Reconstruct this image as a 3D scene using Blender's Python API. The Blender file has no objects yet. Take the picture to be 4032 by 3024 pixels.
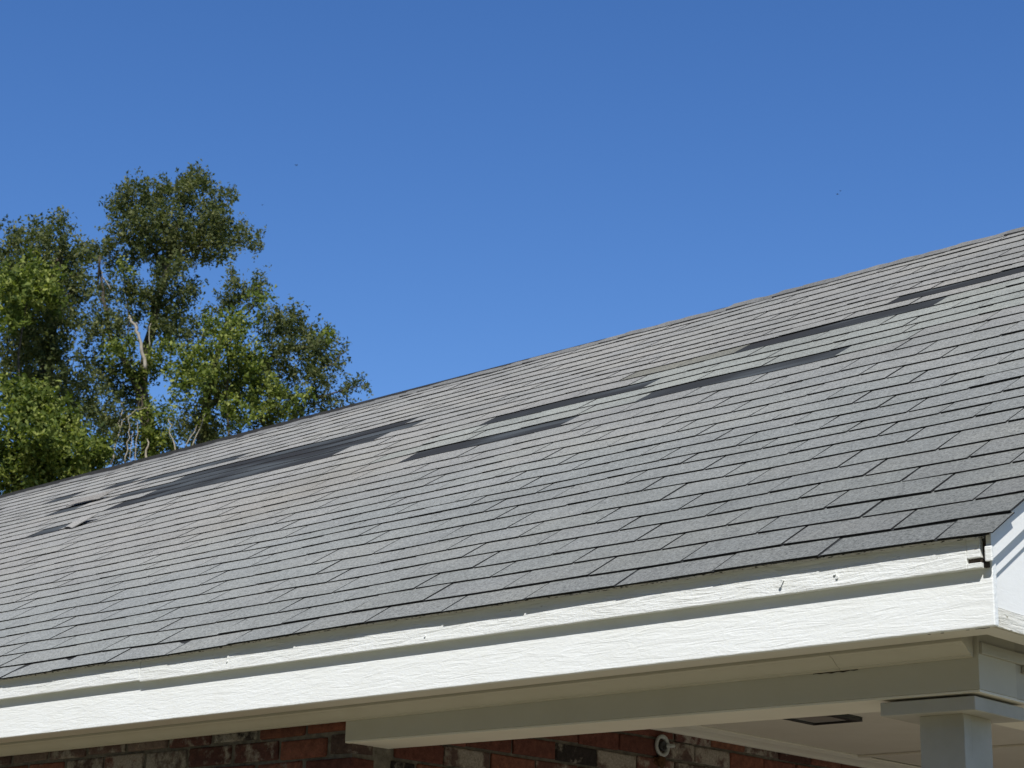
import bpy, bmesh, math, random
import numpy as np
from mathutils import Vector, Matrix

rnd = random.Random(7)
rng = np.random.default_rng(11)
SC = bpy.context.scene
COL = SC.collection
rad = math.radians

# ------------------------------------------------------------------ camera
CAM = np.array([1.9929, -3.6726, -0.9703])
YAW, PITCH, ROLL, FPX = 0.7507, 0.3045, 0.0284, 7576.0
_f = np.array([-math.sin(YAW) * math.cos(PITCH), math.cos(YAW) * math.cos(PITCH), math.sin(PITCH)])
_r0 = np.array([math.cos(YAW), math.sin(YAW), 0.0])
_u0 = np.cross(_r0, _f)
RT = _r0 * math.cos(ROLL) + _u0 * math.sin(ROLL)
UP = -_r0 * math.sin(ROLL) + _u0 * math.cos(ROLL)
FW = _f
cam_data = bpy.data.cameras.new('camera')
cam_data.sensor_width = 36.0
cam_data.lens = 36.0 * FPX / 4032.0
cam_data.clip_start = 0.05
cam_data.clip_end = 3000.0
cam = bpy.data.objects.new('camera', cam_data)
COL.objects.link(cam)
cam.matrix_world = Matrix(((RT[0], UP[0], -FW[0], CAM[0]), (RT[1], UP[1], -FW[1], CAM[1]),
                           (RT[2], UP[2], -FW[2], CAM[2]), (0, 0, 0, 1)))
SC.camera = cam
cam_data.dof.use_dof = True
cam_data.dof.focus_distance = 4.9
cam_data.dof.aperture_fstop = 20.0

def ray(x, y):
    return FW + RT * (x - 2016) / FPX - UP * (y - 1512) / FPX

def far_point(x, y, dist):
    """point of the place seen at photo position x, y at a horizontal distance"""
    d = ray(x, y)
    return CAM + d * (dist / math.hypot(d[0], d[1]))

def to_px(P):
    d = np.asarray(P) - CAM
    z = d @ FW
    return np.array([2016 + FPX * (d @ RT) / z, 1512 - FPX * (d @ UP) / z])

# ------------------------------------------------------------------ world, sun, exposure
SUN = Vector((0.84, -1.0, 1.42)).normalized()
world = bpy.data.worlds.new('World')
SC.world = world
world.use_nodes = True
wn = world.node_tree
sky = wn.nodes.new('ShaderNodeTexSky')
sky.sky_type = 'NISHITA'
sky.sun_disc = False
sky.sun_elevation = math.asin(SUN.z)
sky.sun_rotation = math.atan2(SUN.x, SUN.y)
sky.altitude = 0
sky.air_density = 1.0
sky.dust_density = 0.0
sky.ozone_density = 3.0
bg = wn.nodes['Background']
bg.inputs['Strength'].default_value = 0.125
hs = wn.nodes.new('ShaderNodeHueSaturation')
hs.inputs['Saturation'].default_value = 1.26
hs.inputs['Hue'].default_value = 0.511
wn.links.new(sky.outputs['Color'], hs.inputs['Color'])
wn.links.new(hs.outputs['Color'], bg.inputs['Color'])

sun_data = bpy.data.lights.new('sun', 'SUN')
sun_data.energy = 5.0
sun_data.angle = rad(0.53)
sun_data.color = (1.0, 0.98, 0.94)
sun = bpy.data.objects.new('sun', sun_data)
COL.objects.link(sun)
sun.rotation_euler = (-SUN).to_track_quat('-Z', 'Y').to_euler()
sun.location = SUN * 60

SC.view_settings.view_transform = 'Standard'
SC.view_settings.look = 'None'
SC.view_settings.exposure = 0.13
SC.view_settings.gamma = 1.0
SC.view_settings.use_curve_mapping = False
SC.cycles.max_bounces = 8
SC.cycles.diffuse_bounces = 5

# ------------------------------------------------------------------ helpers
def tag(o, label=None, cat=None, group=None, kind=None):
    if label: o['label'] = label
    if cat: o['category'] = cat
    if group: o['group'] = group
    if kind: o['kind'] = kind
    return o

def link(name, mesh, mat=None, parent=None, inv=None):
    o = bpy.data.objects.new(name, mesh)
    COL.objects.link(o)
    if mat is not None:
        for m in (mat if isinstance(mat, (list, tuple)) else [mat]):
            mesh.materials.append(m)
    if parent is not None:
        o.parent = parent
        o.matrix_parent_inverse = WORLD_OF[parent.name].inverted()
    WORLD_OF[o.name] = Matrix.Identity(4)
    return o

WORLD_OF = {}

def empty(name, loc):
    o = bpy.data.objects.new(name, None)
    COL.objects.link(o)
    o.location = loc
    o.empty_display_size = 0.2
    WORLD_OF[o.name] = Matrix.Translation(Vector(loc))
    return o

class MB:
    """collects shapes for one mesh"""
    def __init__(self):
        self.v, self.f, self.m = [], [], []
    def add(self, vs, fs, mi=0):
        b = len(self.v)
        self.v += [tuple(map(float, p)) for p in vs]
        self.f += [tuple(b + i for i in f) for f in fs]
        self.m += [mi] * len(fs)
    def box(self, x0, x1, y0, y1, z0, z1, bev=0.0, mi=0, dz=None):
        bm = bmesh.new()
        vs = [bm.verts.new(p) for p in ((x0, y0, z0), (x1, y0, z0), (x1, y1, z0), (x0, y1, z0),
                                        (x0, y0, z1), (x1, y0, z1), (x1, y1, z1), (x0, y1, z1))]
        for q in ((3, 2, 1, 0), (4, 5, 6, 7), (0, 1, 5, 4), (1, 2, 6, 5), (2, 3, 7, 6), (3, 0, 4, 7)):
            bm.faces.new([vs[i] for i in q])
        if bev:
            bmesh.ops.bevel(bm, geom=bm.edges[:], offset=bev, segments=2, profile=0.6, affect='EDGES')
        bm.verts.index_update()
        pts = [v.co.copy() for v in bm.verts]
        if dz: pts = [Vector((p.x, p.y, p.z + dz(p.x, p.y))) for p in pts]
        self.add(pts, [[v.index for v in f.verts] for f in bm.faces], mi)
        bm.free()
    def prism(self, prof, x0, x1, axis=0, mi=0):
        """closed profile of (a, b) swept along an axis: 0 = X with (y, z), 1 = Y with (x, z)"""
        n = len(prof)
        if axis == 0: vs = [(x0, a, b) for a, b in prof] + [(x1, a, b) for a, b in prof]
        else: vs = [(a, x0, b) for a, b in prof] + [(a, x1, b) for a, b in prof]
        fs = [(i, (i + 1) % n, n + (i + 1) % n, n + i) for i in range(n)]
        fs += [tuple(range(n))[::-1], tuple(range(n, 2 * n))]
        self.add(vs, fs, mi)
    def tube(self, pts, radii, seg=7, mi=0):
        pts = [np.array(p, float) for p in pts]
        rings = []
        vs, fs = [], []
        for i, p in enumerate(pts):
            t = pts[min(i + 1, len(pts) - 1)] - pts[max(i - 1, 0)]
            t = t / (np.linalg.norm(t) + 1e-9)
            a = np.cross(t, (0.31, 0.9, 0.2)); a /= np.linalg.norm(a)
            b = np.cross(t, a)
            for k in range(seg):
                an = 2 * math.pi * k / seg
                vs.append(p + radii[i] * (math.cos(an) * a + math.sin(an) * b))
        for i in range(len(pts) - 1):
            for k in range(seg):
                k2 = (k + 1) % seg
                fs.append((i * seg + k, i * seg + k2, (i + 1) * seg + k2, (i + 1) * seg + k))
        fs.append(tuple(range(seg))[::-1])
        fs.append(tuple((len(pts) - 1) * seg + k for k in range(seg)))
        self.add(vs, fs, mi)
    def mesh(self, name, smooth=False):
        me = bpy.data.meshes.new(name)
        me.from_pydata(self.v, [], self.f)
        me.polygons.foreach_set('material_index', self.m)
        if smooth: me.polygons.foreach_set('use_smooth', [True] * len(self.f))
        me.update()
        bm = bmesh.new(); bm.from_mesh(me)
        bmesh.ops.recalc_face_normals(bm, faces=bm.faces[:])
        bm.to_mesh(me); bm.free()
        return me
    def build(self, name, mat, parent=None, smooth=False):
        return link(name, self.mesh(name, smooth), mat, parent)

# ------------------------------------------------------------------ materials
class NT:
    def __init__(self, name, rough=0.6, spec=0.3):
        self.mat = bpy.data.materials.new(name)
        self.mat.use_nodes = True
        self.t = self.mat.node_tree
        self.b = self.t.nodes['Principled BSDF']
        self.b.inputs['Roughness'].default_value = rough
        self.b.inputs['Specular IOR Level'].default_value = spec
    def n(self, typ, **kw):
        nd = self.t.nodes.new(typ)
        for k, v in kw.items():
            if k in nd.inputs: nd.inputs[k].default_value = v
            else: setattr(nd, k, v)
        return nd
    def l(self, a, b): self.t.links.new(a, b)
    def coord(self, scale=(1, 1, 1), what='Object'):
        tc = self.n('ShaderNodeTexCoord')
        mp = self.n('ShaderNodeMapping')
        mp.inputs['Scale'].default_value = scale
        self.l(tc.outputs[what], mp.inputs['Vector'])
        return mp.outputs['Vector']
    def position(self, scale=(1, 1, 1)):
        g = self.n('ShaderNodeNewGeometry')
        mp = self.n('ShaderNodeMapping')
        mp.inputs['Scale'].default_value = scale
        self.l(g.outputs['Position'], mp.inputs['Vector'])
        return mp.outputs['Vector']
    def noise(self, vec, scale, detail=4.0, rough=0.55, dist=0.0):
        nd = self.n('ShaderNodeTexNoise')
        nd.inputs['Scale'].default_value = scale
        nd.inputs['Detail'].default_value = detail
        nd.inputs['Roughness'].default_value = rough
        nd.inputs['Distortion'].default_value = dist
        self.l(vec, nd.inputs['Vector'])
        return nd.outputs['Fac']
    def ramp(self, fac, stops):
        nd = self.n('ShaderNodeValToRGB')
        el = nd.color_ramp.elements
        while len(el) > 1: el.remove(el[-1])
        el[0].position, el[0].color = stops[0][0], (*stops[0][1], 1)
        for p, c in stops[1:]:
            e = el.new(p); e.color = (*c, 1)
        self.l(fac, nd.inputs['Fac'])
        return nd.outputs['Color']
    def mix(self, fac, a, b, mode='MIX'):
        nd = self.n('ShaderNodeMix', data_type='RGBA', blend_type=mode)
        for s, v in ((0, fac), (6, a), (7, b)):
            if isinstance(v, (int, float)): nd.inputs[s].default_value = v
            elif isinstance(v, tuple): nd.inputs[s].default_value = (*v, 1)
            else: self.l(v, nd.inputs[s])
        return nd.outputs[2]
    def math(self, op, a, b=0.0):
        nd = self.n('ShaderNodeMath', operation=op)
        for i, v in enumerate((a, b)):
            if isinstance(v, (int, float)): nd.inputs[i].default_value = v
            else: self.l(v, nd.inputs[i])
        return nd.outputs[0]
    def color(self, c):
        if isinstance(c, tuple): self.b.inputs['Base Color'].default_value = (*c, 1)
        else: self.l(c, self.b.inputs['Base Color'])
    def bump(self, h, strength, dist):
        nd = self.n('ShaderNodeBump')
        nd.inputs['Strength'].default_value = strength
        nd.inputs['Distance'].default_value = dist
        self.l(h, nd.inputs['Height'])
        self.l(nd.outputs['Normal'], self.b.inputs['Normal'])

g3 = lambda v: (v, v, v)

def mat_shingle():
    m = NT('weathered_granules', 0.95, 0.12)
    m.b.inputs['Diffuse Roughness'].default_value = 1.0
    oi = m.n('ShaderNodeObjectInfo')
    at = m.n('ShaderNodeAttribute', attribute_name='tint')
    base = m.mix(1.0, oi.outputs['Color'], at.outputs['Color'], 'MULTIPLY')
    p = m.position()
    sp = m.noise(p, 120.0, 3.0, 0.8)
    sp2 = m.noise(p, 420.0, 2.0, 0.7)
    speck = m.ramp(sp, [(0.30, g3(0.30)), (0.5, g3(0.72)), (0.70, g3(1.0))])
    speck2 = m.ramp(sp2, [(0.28, g3(0.5)), (0.74, g3(1.0))])
    c = m.mix(1.0, base, speck, 'MULTIPLY')
    c = m.mix(1.0, c, speck2, 'MULTIPLY')
    st = m.noise(m.position((1.0, 1.5, 1.5)), 1.7, 5.0, 0.6)
    c = m.mix(1.0, c, m.ramp(st, [(0.3, (0.80, 0.805, 0.81)), (0.52, g3(0.91)), (0.72, (1.0, 0.985, 0.96))]), 'MULTIPLY')
    streak = m.noise(m.position((14.0, 2.2, 2.2)), 1.6, 4.0, 0.6)
    c = m.mix(1.0, c, m.ramp(streak, [(0.3, g3(0.91)), (0.6, g3(1.0))]), 'MULTIPLY')
    # lichen-brown stain of its own shape, half way up the slope
    vd = m.n('ShaderNodeVectorMath', operation='DISTANCE')
    g = m.n('ShaderNodeNewGeometry')
    m.l(g.outputs['Position'], vd.inputs[0]); vd.inputs[1].default_value = (-4.25, 1.66, 1.06)
    dd = m.math('ADD', vd.outputs['Value'], m.math('MULTIPLY', m.noise(p, 3.5, 4.0), 0.7))
    mk = m.ramp(dd, [(0.40, g3(0.38)), (1.0, g3(0.0))])
    c = m.mix(mk, c, m.mix(1.0, c, (0.97, 0.90, 0.78), 'MULTIPLY'))
    m.color(c)
    m.bump(sp2, 0.35, 0.0015)
    return m.mat

def mat_asphalt_edge():
    m = NT('asphalt_edge', 0.9, 0.15)
    m.color(m.ramp(m.noise(m.position(), 220.0, 3.0), [(0.35, g3(0.016)), (0.7, g3(0.045))]))
    return m.mat

def mat_underlay():
    m = NT('unweathered_granules', 0.92, 0.15)
    n1 = m.noise(m.position((0.9, 4.0, 4.0)), 1.6, 2.0)
    c = m.ramp(n1, [(0.35, (0.036, 0.0355, 0.0355)), (0.5, (0.038, 0.040, 0.040)), (0.65, (0.082, 0.091, 0.094))])
    sp = m.ramp(m.noise(m.position(), 420.0, 2.0, 0.7), [(0.25, g3(0.52)), (0.75, g3(1.0))])
    m.color(m.mix(1.0, c, sp, 'MULTIPLY'))
    return m.mat

def mat_white(name, col, grain=1.0, chips=0.0, chipcol=(0.10, 0.085, 0.06), bumpd=0.0022, along=0, dirt=0.25):
    m = NT(name, 0.55, 0.35)
    sc = [14.0, 14.0, 14.0]
    sc[along] = 1.6
    v = m.coord(tuple(sc))
    gr = m.noise(v, 4.6, 5.0, 0.62, 1.3)
    fine = m.noise(m.coord(), 95.0, 4.0, 0.6)
    blot = m.noise(m.coord(), 7.0, 4.0, 0.6)
    c = m.mix(m.ramp(blot, [(0.42, g3(0.0)), (0.75, g3(dirt))]), col, tuple(x * y for x, y in zip(col, (0.80, 0.78, 0.72))))
    if chips:
        k = m.noise(m.coord((3.0, 3.0, 3.0) if along is None else tuple(1.0 if i == along else 3.0 for i in range(3))), 30.0, 5.0, 0.7)
        kk = m.ramp(k, [(1.0 - chips - 0.28, g3(0.0)), (1.0 - chips - 0.25, g3(1.0))])
        c = m.mix(kk, c, chipcol)
    m.color(c)
    h = m.math('ADD', m.math('MULTIPLY', gr, 1.0 * grain), m.math('MULTIPLY', fine, 0.35))
    m.bump(h, 1.0, bumpd)
    return m.mat

def mat_brick():
    m = NT('old_brick', 0.9, 0.2)
    oi = m.n('ShaderNodeObjectInfo')
    at = m.n('ShaderNodeAttribute', attribute_name='tint')
    base = m.mix(1.0, oi.outputs['Color'], at.outputs['Color'], 'MULTIPLY')
    p = m.position()
    n1 = m.noise(p, 38.0, 5.0, 0.65)
    n2 = m.noise(p, 160.0, 4.0, 0.65)
    c = m.mix(1.0, base, m.ramp(n1, [(0.3, (0.45, 0.45, 0.47)), (0.55, (0.74, 0.77, 0.8)), (0.75, g3(1.0))]), 'MULTIPLY')
    c = m.mix(1.0, c, m.ramp(n2, [(0.3, g3(0.62)), (0.7, g3(1.0))]), 'MULTIPLY')
    # old lime smeared over some faces (alpha of the object colour says how much)
    off = m.math('MULTIPLY', oi.outputs['Random'], 40.0)
    tc = m.n('ShaderNodeTexCoord')
    va = m.n('ShaderNodeVectorMath', operation='ADD')
    m.l(tc.outputs['Object'], va.inputs[0]); m.l(off, va.inputs[1])
    k = m.math('ADD', m.noise(va.outputs[0], 17.0, 6.0, 0.65), m.math('SUBTRACT', oi.outputs['Alpha'], 1.0))
    kk = m.ramp(k, [(0.47, g3(0.0)), (0.60, g3(0.85))])
    lime = m.ramp(n2, [(0.3, (0.22, 0.19, 0.16)), (0.7, (0.42, 0.38, 0.33))])
    m.color(m.mix(kk, c, lime))
    m.bump(m.math('ADD', n1, m.math('MULTIPLY', n2, 0.5)), 0.9, 0.004)
    return m.mat

def mat_simple(name, stops, scale=20.0, rough=0.8, spec=0.2, bump=0.0, bs=None, stretch=(1, 1, 1)):
    m = NT(name, rough, spec)
    n1 = m.noise(m.coord(stretch), scale, 5.0, 0.6)
    m.color(m.ramp(n1, stops))
    if bump: m.bump(m.noise(m.coord(stretch), bs or scale * 3, 4.0), 1.0, bump)
    return m.mat

def mat_leaf(name, stops, trans):
    m = NT(name, 0.6, 0.12)
    at = m.n('ShaderNodeAttribute', attribute_name='shade')
    c = m.ramp(at.outputs['Fac'], stops)
    m.color(c)
    tr = m.n('ShaderNodeBsdfTranslucent')
    m.l(m.mix(1.0, c, trans, 'MULTIPLY'), tr.inputs['Color'])
    mx = m.n('ShaderNodeMixShader')
    mx.inputs[0].default_value = 0.38
    m.l(m.b.outputs[0], mx.inputs[1]); m.l(tr.outputs[0], mx.inputs[2])
    out = [n for n in m.t.nodes if n.type == 'OUTPUT_MATERIAL'][0]
    m.l(mx.outputs[0], out.inputs['Surface'])
    return m.mat

M = {}
M['shingle'] = mat_shingle()
M['edge'] = mat_asphalt_edge()
M['under'] = mat_underlay()
M['white'] = mat_white('white_paint_rough', (0.80, 0.815, 0.795), 1.0, 0.045, (0.34, 0.31, 0.26), bumpd=0.0036, dirt=0.38)
M['fascia'] = mat_white('white_paint_grain', (0.83, 0.845, 0.825), 1.0, 0.0, bumpd=0.0019, dirt=0.2)
M['rake'] = mat_white('white_paint_plain', (0.85, 0.85, 0.815), 0.4, 0.0, bumpd=0.0010, along=1)
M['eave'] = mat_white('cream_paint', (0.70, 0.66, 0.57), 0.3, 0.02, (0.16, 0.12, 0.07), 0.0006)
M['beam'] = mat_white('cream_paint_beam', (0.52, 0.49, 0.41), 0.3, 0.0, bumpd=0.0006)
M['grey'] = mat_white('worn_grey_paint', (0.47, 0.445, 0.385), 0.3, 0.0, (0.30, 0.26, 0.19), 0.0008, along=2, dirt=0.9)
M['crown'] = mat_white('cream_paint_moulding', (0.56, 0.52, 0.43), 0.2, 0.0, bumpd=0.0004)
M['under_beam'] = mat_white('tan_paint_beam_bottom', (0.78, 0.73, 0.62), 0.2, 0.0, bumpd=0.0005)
M['ceil'] = mat_white('ceiling_paint', (0.70, 0.65, 0.55), 0.1, 0.0, bumpd=0.0003)
M['chip'] = mat_simple('chipped_paint_edge', [(0.40, g3(0.02)), (0.45, (0.50, 0.49, 0.45)), (0.8, (0.7, 0.69, 0.65))], 120.0, stretch=(0.6, 2, 2))
M['rot'] = mat_simple('rotten_wood_and_gap_shade', [(0.3, (0.012, 0.010, 0.008)), (0.7, (0.09, 0.07, 0.055))], 60.0)
M['mortar'] = mat_simple('old_mortar', [(0.3, (0.10, 0.09, 0.075)), (0.7, (0.21, 0.185, 0.155))], 40.0, bump=0.004)
M['brick'] = mat_brick()
M['deck'] = mat_simple('roof_deck', [(0.3, g3(0.03)), (0.7, g3(0.05))], 10.0)
M['iron'] = mat_simple('black_metal', [(0.3, g3(0.012)), (0.7, g3(0.03))], 30.0, 0.45, 0.5)
M['frost'] = mat_simple('frosted_glass', [(0.3, (0.30, 0.28, 0.25)), (0.7, (0.38, 0.36, 0.33))], 8.0, 0.25, 0.5)
M['galv'] = mat_simple('dull_grey_metal', [(0.3, (0.30, 0.31, 0.31)), (0.7, (0.45, 0.46, 0.45))], 60.0, 0.5, 0.5)
M['mud'] = mat_simple('dried_mud', [(0.3, (0.05, 0.025, 0.012)), (0.7, (0.12, 0.06, 0.03))], 60.0, 0.95, 0.1, 0.004)
M['grass'] = mat_simple('dry_lawn', [(0.3, (0.140, 0.140, 0.080)), (0.55, (0.225, 0.205, 0.135)), (0.75, (0.29, 0.255, 0.18))], 0.6, 0.95, 0.1)
M['concrete'] = mat_simple('concrete', [(0.3, (0.26, 0.24, 0.21)), (0.7, (0.34, 0.32, 0.28))], 4.0, 0.9)
M['leaf'] = mat_leaf('oak_leaf', [(0.0, (0.045, 0.060, 0.022)), (0.5, (0.10, 0.118, 0.042)), (1.0, (0.20, 0.20, 0.075))], (1.0, 1.1, 0.5))
M['vine'] = mat_leaf('vine_leaf', [(0.0, (0.040, 0.062, 0.014)), (0.45, (0.11, 0.145, 0.028)), (1.0, (0.34, 0.36, 0.10))], (1.2, 1.3, 0.45))
M['bark'] = mat_simple('bark', [(0.3, (0.045, 0.036, 0.026)), (0.7, (0.12, 0.10, 0.075))], 18.0, 0.95, 0.1, 0.01)
M['deadwood'] = mat_simple('bleached_wood', [(0.3, (0.24, 0.21, 0.16)), (0.7, (0.42, 0.37, 0.29))], 14.0, 0.9, 0.1)
M['bird'] = mat_simple('dark_feather', [(0.3, g3(0.02)), (0.7, g3(0.04))], 10.0)

# ------------------------------------------------------------------ ground
GZ = -2.57
gb = MB()
xs = np.concatenate([np.linspace(-900, -60, 8), np.linspace(-50, 50, 21), np.linspace(60, 900, 8)])
ys = xs.copy()
for i in range(len(xs)):
    for j in range(len(ys)):
        r = math.hypot(xs[i], ys[j])
        gb.v.append((xs[i], ys[j], GZ + 0.05 * math.sin(xs[i] * 0.11) * math.sin(ys[j] * 0.13) * min(1, max(0, (r - 14) / 10))))
for i in range(len(xs) - 1):
    for j in range(len(ys) - 1):
        a = i * len(ys) + j
        gb.f.append((a, a + len(ys), a + len(ys) + 1, a + 1)); gb.m.append(0)
tag(gb.build('ground', M['grass']), kind='structure')

# ------------------------------------------------------------------ house frame
house = empty('house', (-6.0, 3.4, GZ))
tag(house, 'one-storey brick house with white trim, corner porch and storm-damaged grey shingle roof', 'house')

PA = 0.5688
U = np.array([0.0, math.cos(PA), math.sin(PA)])
N = np.array([0.0, -math.sin(PA), math.cos(PA)])
X_LEFT = -12.0
# measured up-slope position of each course's lower edge (hand-laid: the exposures differ)
S = [None, 0.000, 0.111, 0.240, 0.358, 0.487, 0.602, 0.732, 0.874, 0.997, 1.119, 1.216, 1.345, 1.464, 1.588, 1.719, 1.851, 1.984,
     2.136, 2.274, 2.409, 2.540, 2.668, 2.813, 2.946, 3.066, 3.176, 3.290, 3.405, 3.529, 3.664, 3.807, 3.946, 4.064]
NC = 33
S_RIDGE = 4.15

def hgt(X, s):
    """height of the sheathing off the ideal plane: an old roof that sags and ripples"""
    t = min(max((-X - 2.4) / 3.8, 0.0), 1.15)
    h = -0.027 * (s / 4.06) ** 2.2 * t
    h += 0.0022 * math.sin(1.9 * X + 1.1 * s + 0.4) * math.sin(0.9 * s + 0.7 * X) + 0.0013 * math.sin(5.1 * X - 2.3 * s) + 0.001 * math.sin(9.0 * X + 4 * s)
    h += (0.0022 * math.sin(2.6 * X + 0.6) + 0.0012 * math.sin(7.3 * X)) * max(0.0, 1.0 - s / 0.3)
    h -= 0.010 * max(0.0, 1.0 + X / 0.22) ** 2 * max(0.0, 1.0 - s / 0.25)
    return h

def rp(X, s, h=0.0):
    return np.array([X, 0, 0]) + U * s + N * (h + hgt(X, s))

roof_b = MB()
nx = 42
xg = np.linspace(X_LEFT, -0.034, nx)
sg = [0.022] + [s for s in S[2:]] + [S_RIDGE]
th = 0.03
for lay in (-0.0005, -th):
    for s in sg:
        for x in xg: roof_b.v.append(tuple(rp(x, s, lay)))
ns = len(sg)
def gid(l, j, i): return l * ns * nx + j * nx + i
for j in range(ns - 1):
    for i in range(nx - 1):
        for l in (0, 1):
            roof_b.f.append((gid(l, j, i), gid(l, j, i + 1), gid(l, j + 1, i + 1), gid(l, j + 1, i)))
for i in range(nx - 1):
    roof_b.f.append((gid(0, 0, i), gid(0, 0, i + 1), gid(1, 0, i + 1), gid(1, 0, i)))
for j in range(ns - 1):
    for i in (0, nx - 1):
        roof_b.f.append((gid(0, j, i), gid(0, j + 1, i), gid(1, j + 1, i), gid(1, j, i)))
roof_b.m = [0] * len(roof_b.f)
# rear slope
yr, zr = S_RIDGE * U[1], S_RIDGE * U[2]
roof_b.prism([(yr + 0.003, zr - 0.002), (2 * yr, 0.0), (2 * yr, -0.03), (yr + 0.003, zr - 0.032)], X_LEFT, -0.012)
roof = roof_b.build('roof', M['deck'], house)

# charcoal lower layer, seen where tabs are gone and in the slots between tabs
ub = MB()
xu = np.linspace(X_LEFT, -0.014, 60)
for n in range(1, NC + 1):
    s0 = S[n]; s1 = S[n + 1] if n < NC else S_RIDGE
    if n == 1: s0 = 0.0006
    b = len(ub.v)
    for s, h in ((s0, 0.0010), (s0 + 0.0004, 0.0024), (s1 + 0.008, 0.0014)):
        for x in xu: ub.v.append(tuple(rp(x, s, h)))
    for r in range(2):
        for i in range(len(xu) - 1):
            a = b + r * len(xu) + i
            ub.f.append((a, a + 1, a + 1 + len(xu), a + len(xu))); ub.m.append(1 if r == 0 else 0)

# --- shingle tabs
TAB = 0.3048
GAP = 0.0084
THK = 0.0050
def slot_phase(n):
    if n in (19, 20): return -0.116 if n == 19 else -0.205
    return (-0.004 - 0.006 * (n - 2)) if n % 2 == 0 else (-0.155 - 0.006 * (n - 3))
MISSING = {18: [(-3.74, -2.83)], 21: [(-3.60, -2.71)], 19: [(-2.55, -1.65)], 20: [(-6.95, -6.50)],
           23: [(-2.41, -1.49), (-6.40, -4.68)], 25: [(-1.81, -0.60), (-6.44, -4.66)], 24: [(-6.90, -4.50), (-7.58, -7.20)],
           22: [(-6.55, -4.82)], 27: [(-7.15, -6.10)], 28: [(-7.48, -7.10), (-8.05, -7.72)], 29: [(-9.2, -8.9)]}
def missing(n, xa, xb):
    c = 0.5 * (xa + xb)
    return any(a < c < b for a, b in MISSING.get(n, []))

for n, ivs in MISSING.items():
    for xa, xb in ivs:
        ph = slot_phase(n)
        ka = math.ceil((xa - ph) / TAB - 0.5); kb = math.floor((xb - ph) / TAB - 0.5)
        a0 = max(ph + ka * TAB - 0.012, X_LEFT); a1 = min(ph + (kb + 1) * TAB + 0.012, -0.02)
        if kb < ka: continue
        m_ = max(2, int((a1 - a0) / 0.15))
        b = len(ub.v)
        cols = np.linspace(a0, a1, m_)
        for s, h in ((S[n] - 0.002, 0.0022), (S[n] - 0.0016, 0.0062), (S[n] + 0.06, 0.0052), (S[n + 1] + 0.006, 0.0032)):
            for x in cols: ub.v.append(tuple(rp(x, s + 0.0012 * math.sin(31 * x + n), h)))
        for r in range(3):
            for i in range(m_ - 1):
                a = b + r * m_ + i
                ub.f.append((a, a + 1, a + 1 + m_, a + m_)); ub.m.append(1 if r == 0 else 0)
ub.build('underlayment', [M['under'], M['edge']], roof)

def tab_verts(w, L, var):
    """one tab: lower edge at y = 0, thickness THK, top tilts down into the course above"""
    r = random.Random(100 + var)
    nxs = 4
    P = []
    bow = r.uniform(-0.0012, 0.0014)
    skew = r.uniform(-0.001, 0.001)
    lift = [max(0, r.gauss(0.0001, 0.00035)) for _ in range(2)]
    for i in range(nxs):
        t = i / (nxs - 1)
        x = w * t
        y0 = skew * (t - 0.5) * 2 + bow * (1 - (2 * t - 1) ** 2)
        z = 0.0084 + lift[0] * (1 - t) ** 2 + lift[1] * t ** 2
        P.append((x, y0, z, L, 0.0034))
    return P
def tab_geom(w, L, var):
    P = tab_verts(w, L, var)
    vs, fs, mi = [], [], []
    n = len(P)
    for x, y0, z, Ly, zt in P: vs.append((x, y0, z))
    for x, y0, z, Ly, zt in P: vs.append((x, Ly, zt))
    for x, y0, z, Ly, zt in P: vs.append((x, y0 + 0.0006, z - THK))
    for x, y0, z, Ly, zt in P: vs.append((x, Ly, zt - THK))
    for i in range(n - 1):
        fs.append((i, i + 1, n + i + 1, n + i)); mi.append(0)
        fs.append((2 * n + i, i + 0 + 2 * n + 1, i + 1, i)); mi.append(1)
        fs.append((2 * n + i, 3 * n + i, 3 * n + i + 1, 2 * n + i + 1)); mi.append(1)
    fs.append((0, n, 3 * n, 2 * n)); mi.append(1)
    fs.append((n - 1, 3 * n - 1, 4 * n - 1, 2 * n - 1)); mi.append(1)
    return vs, fs, mi

NVAR = 14
LREF = 0.131
variants = []
for k in range(NVAR):
    vs, fs, mi = tab_geom(TAB - GAP, LREF, k)
    me = bpy.data.meshes.new('shingle_mesh')
    me.from_pydata(vs, [], fs)
    me.polygons.foreach_set('material_index', mi)
    ca = me.color_attributes.new('tint', 'FLOAT_COLOR', 'POINT')
    ca.data.foreach_set('color', [1.0] * (4 * len(vs)))
    me.materials.append(M['shingle']); me.materials.append(M['edge'])
    variants.append(me)

def noise1(x, y):
    return (math.sin(x * 1.7 + 3.1 * math.sin(y * 0.9)) + math.sin(x * 0.61 - y * 2.3 + 1.2) + math.sin(y * 1.3 + x * 2.9)) / 3

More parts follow.
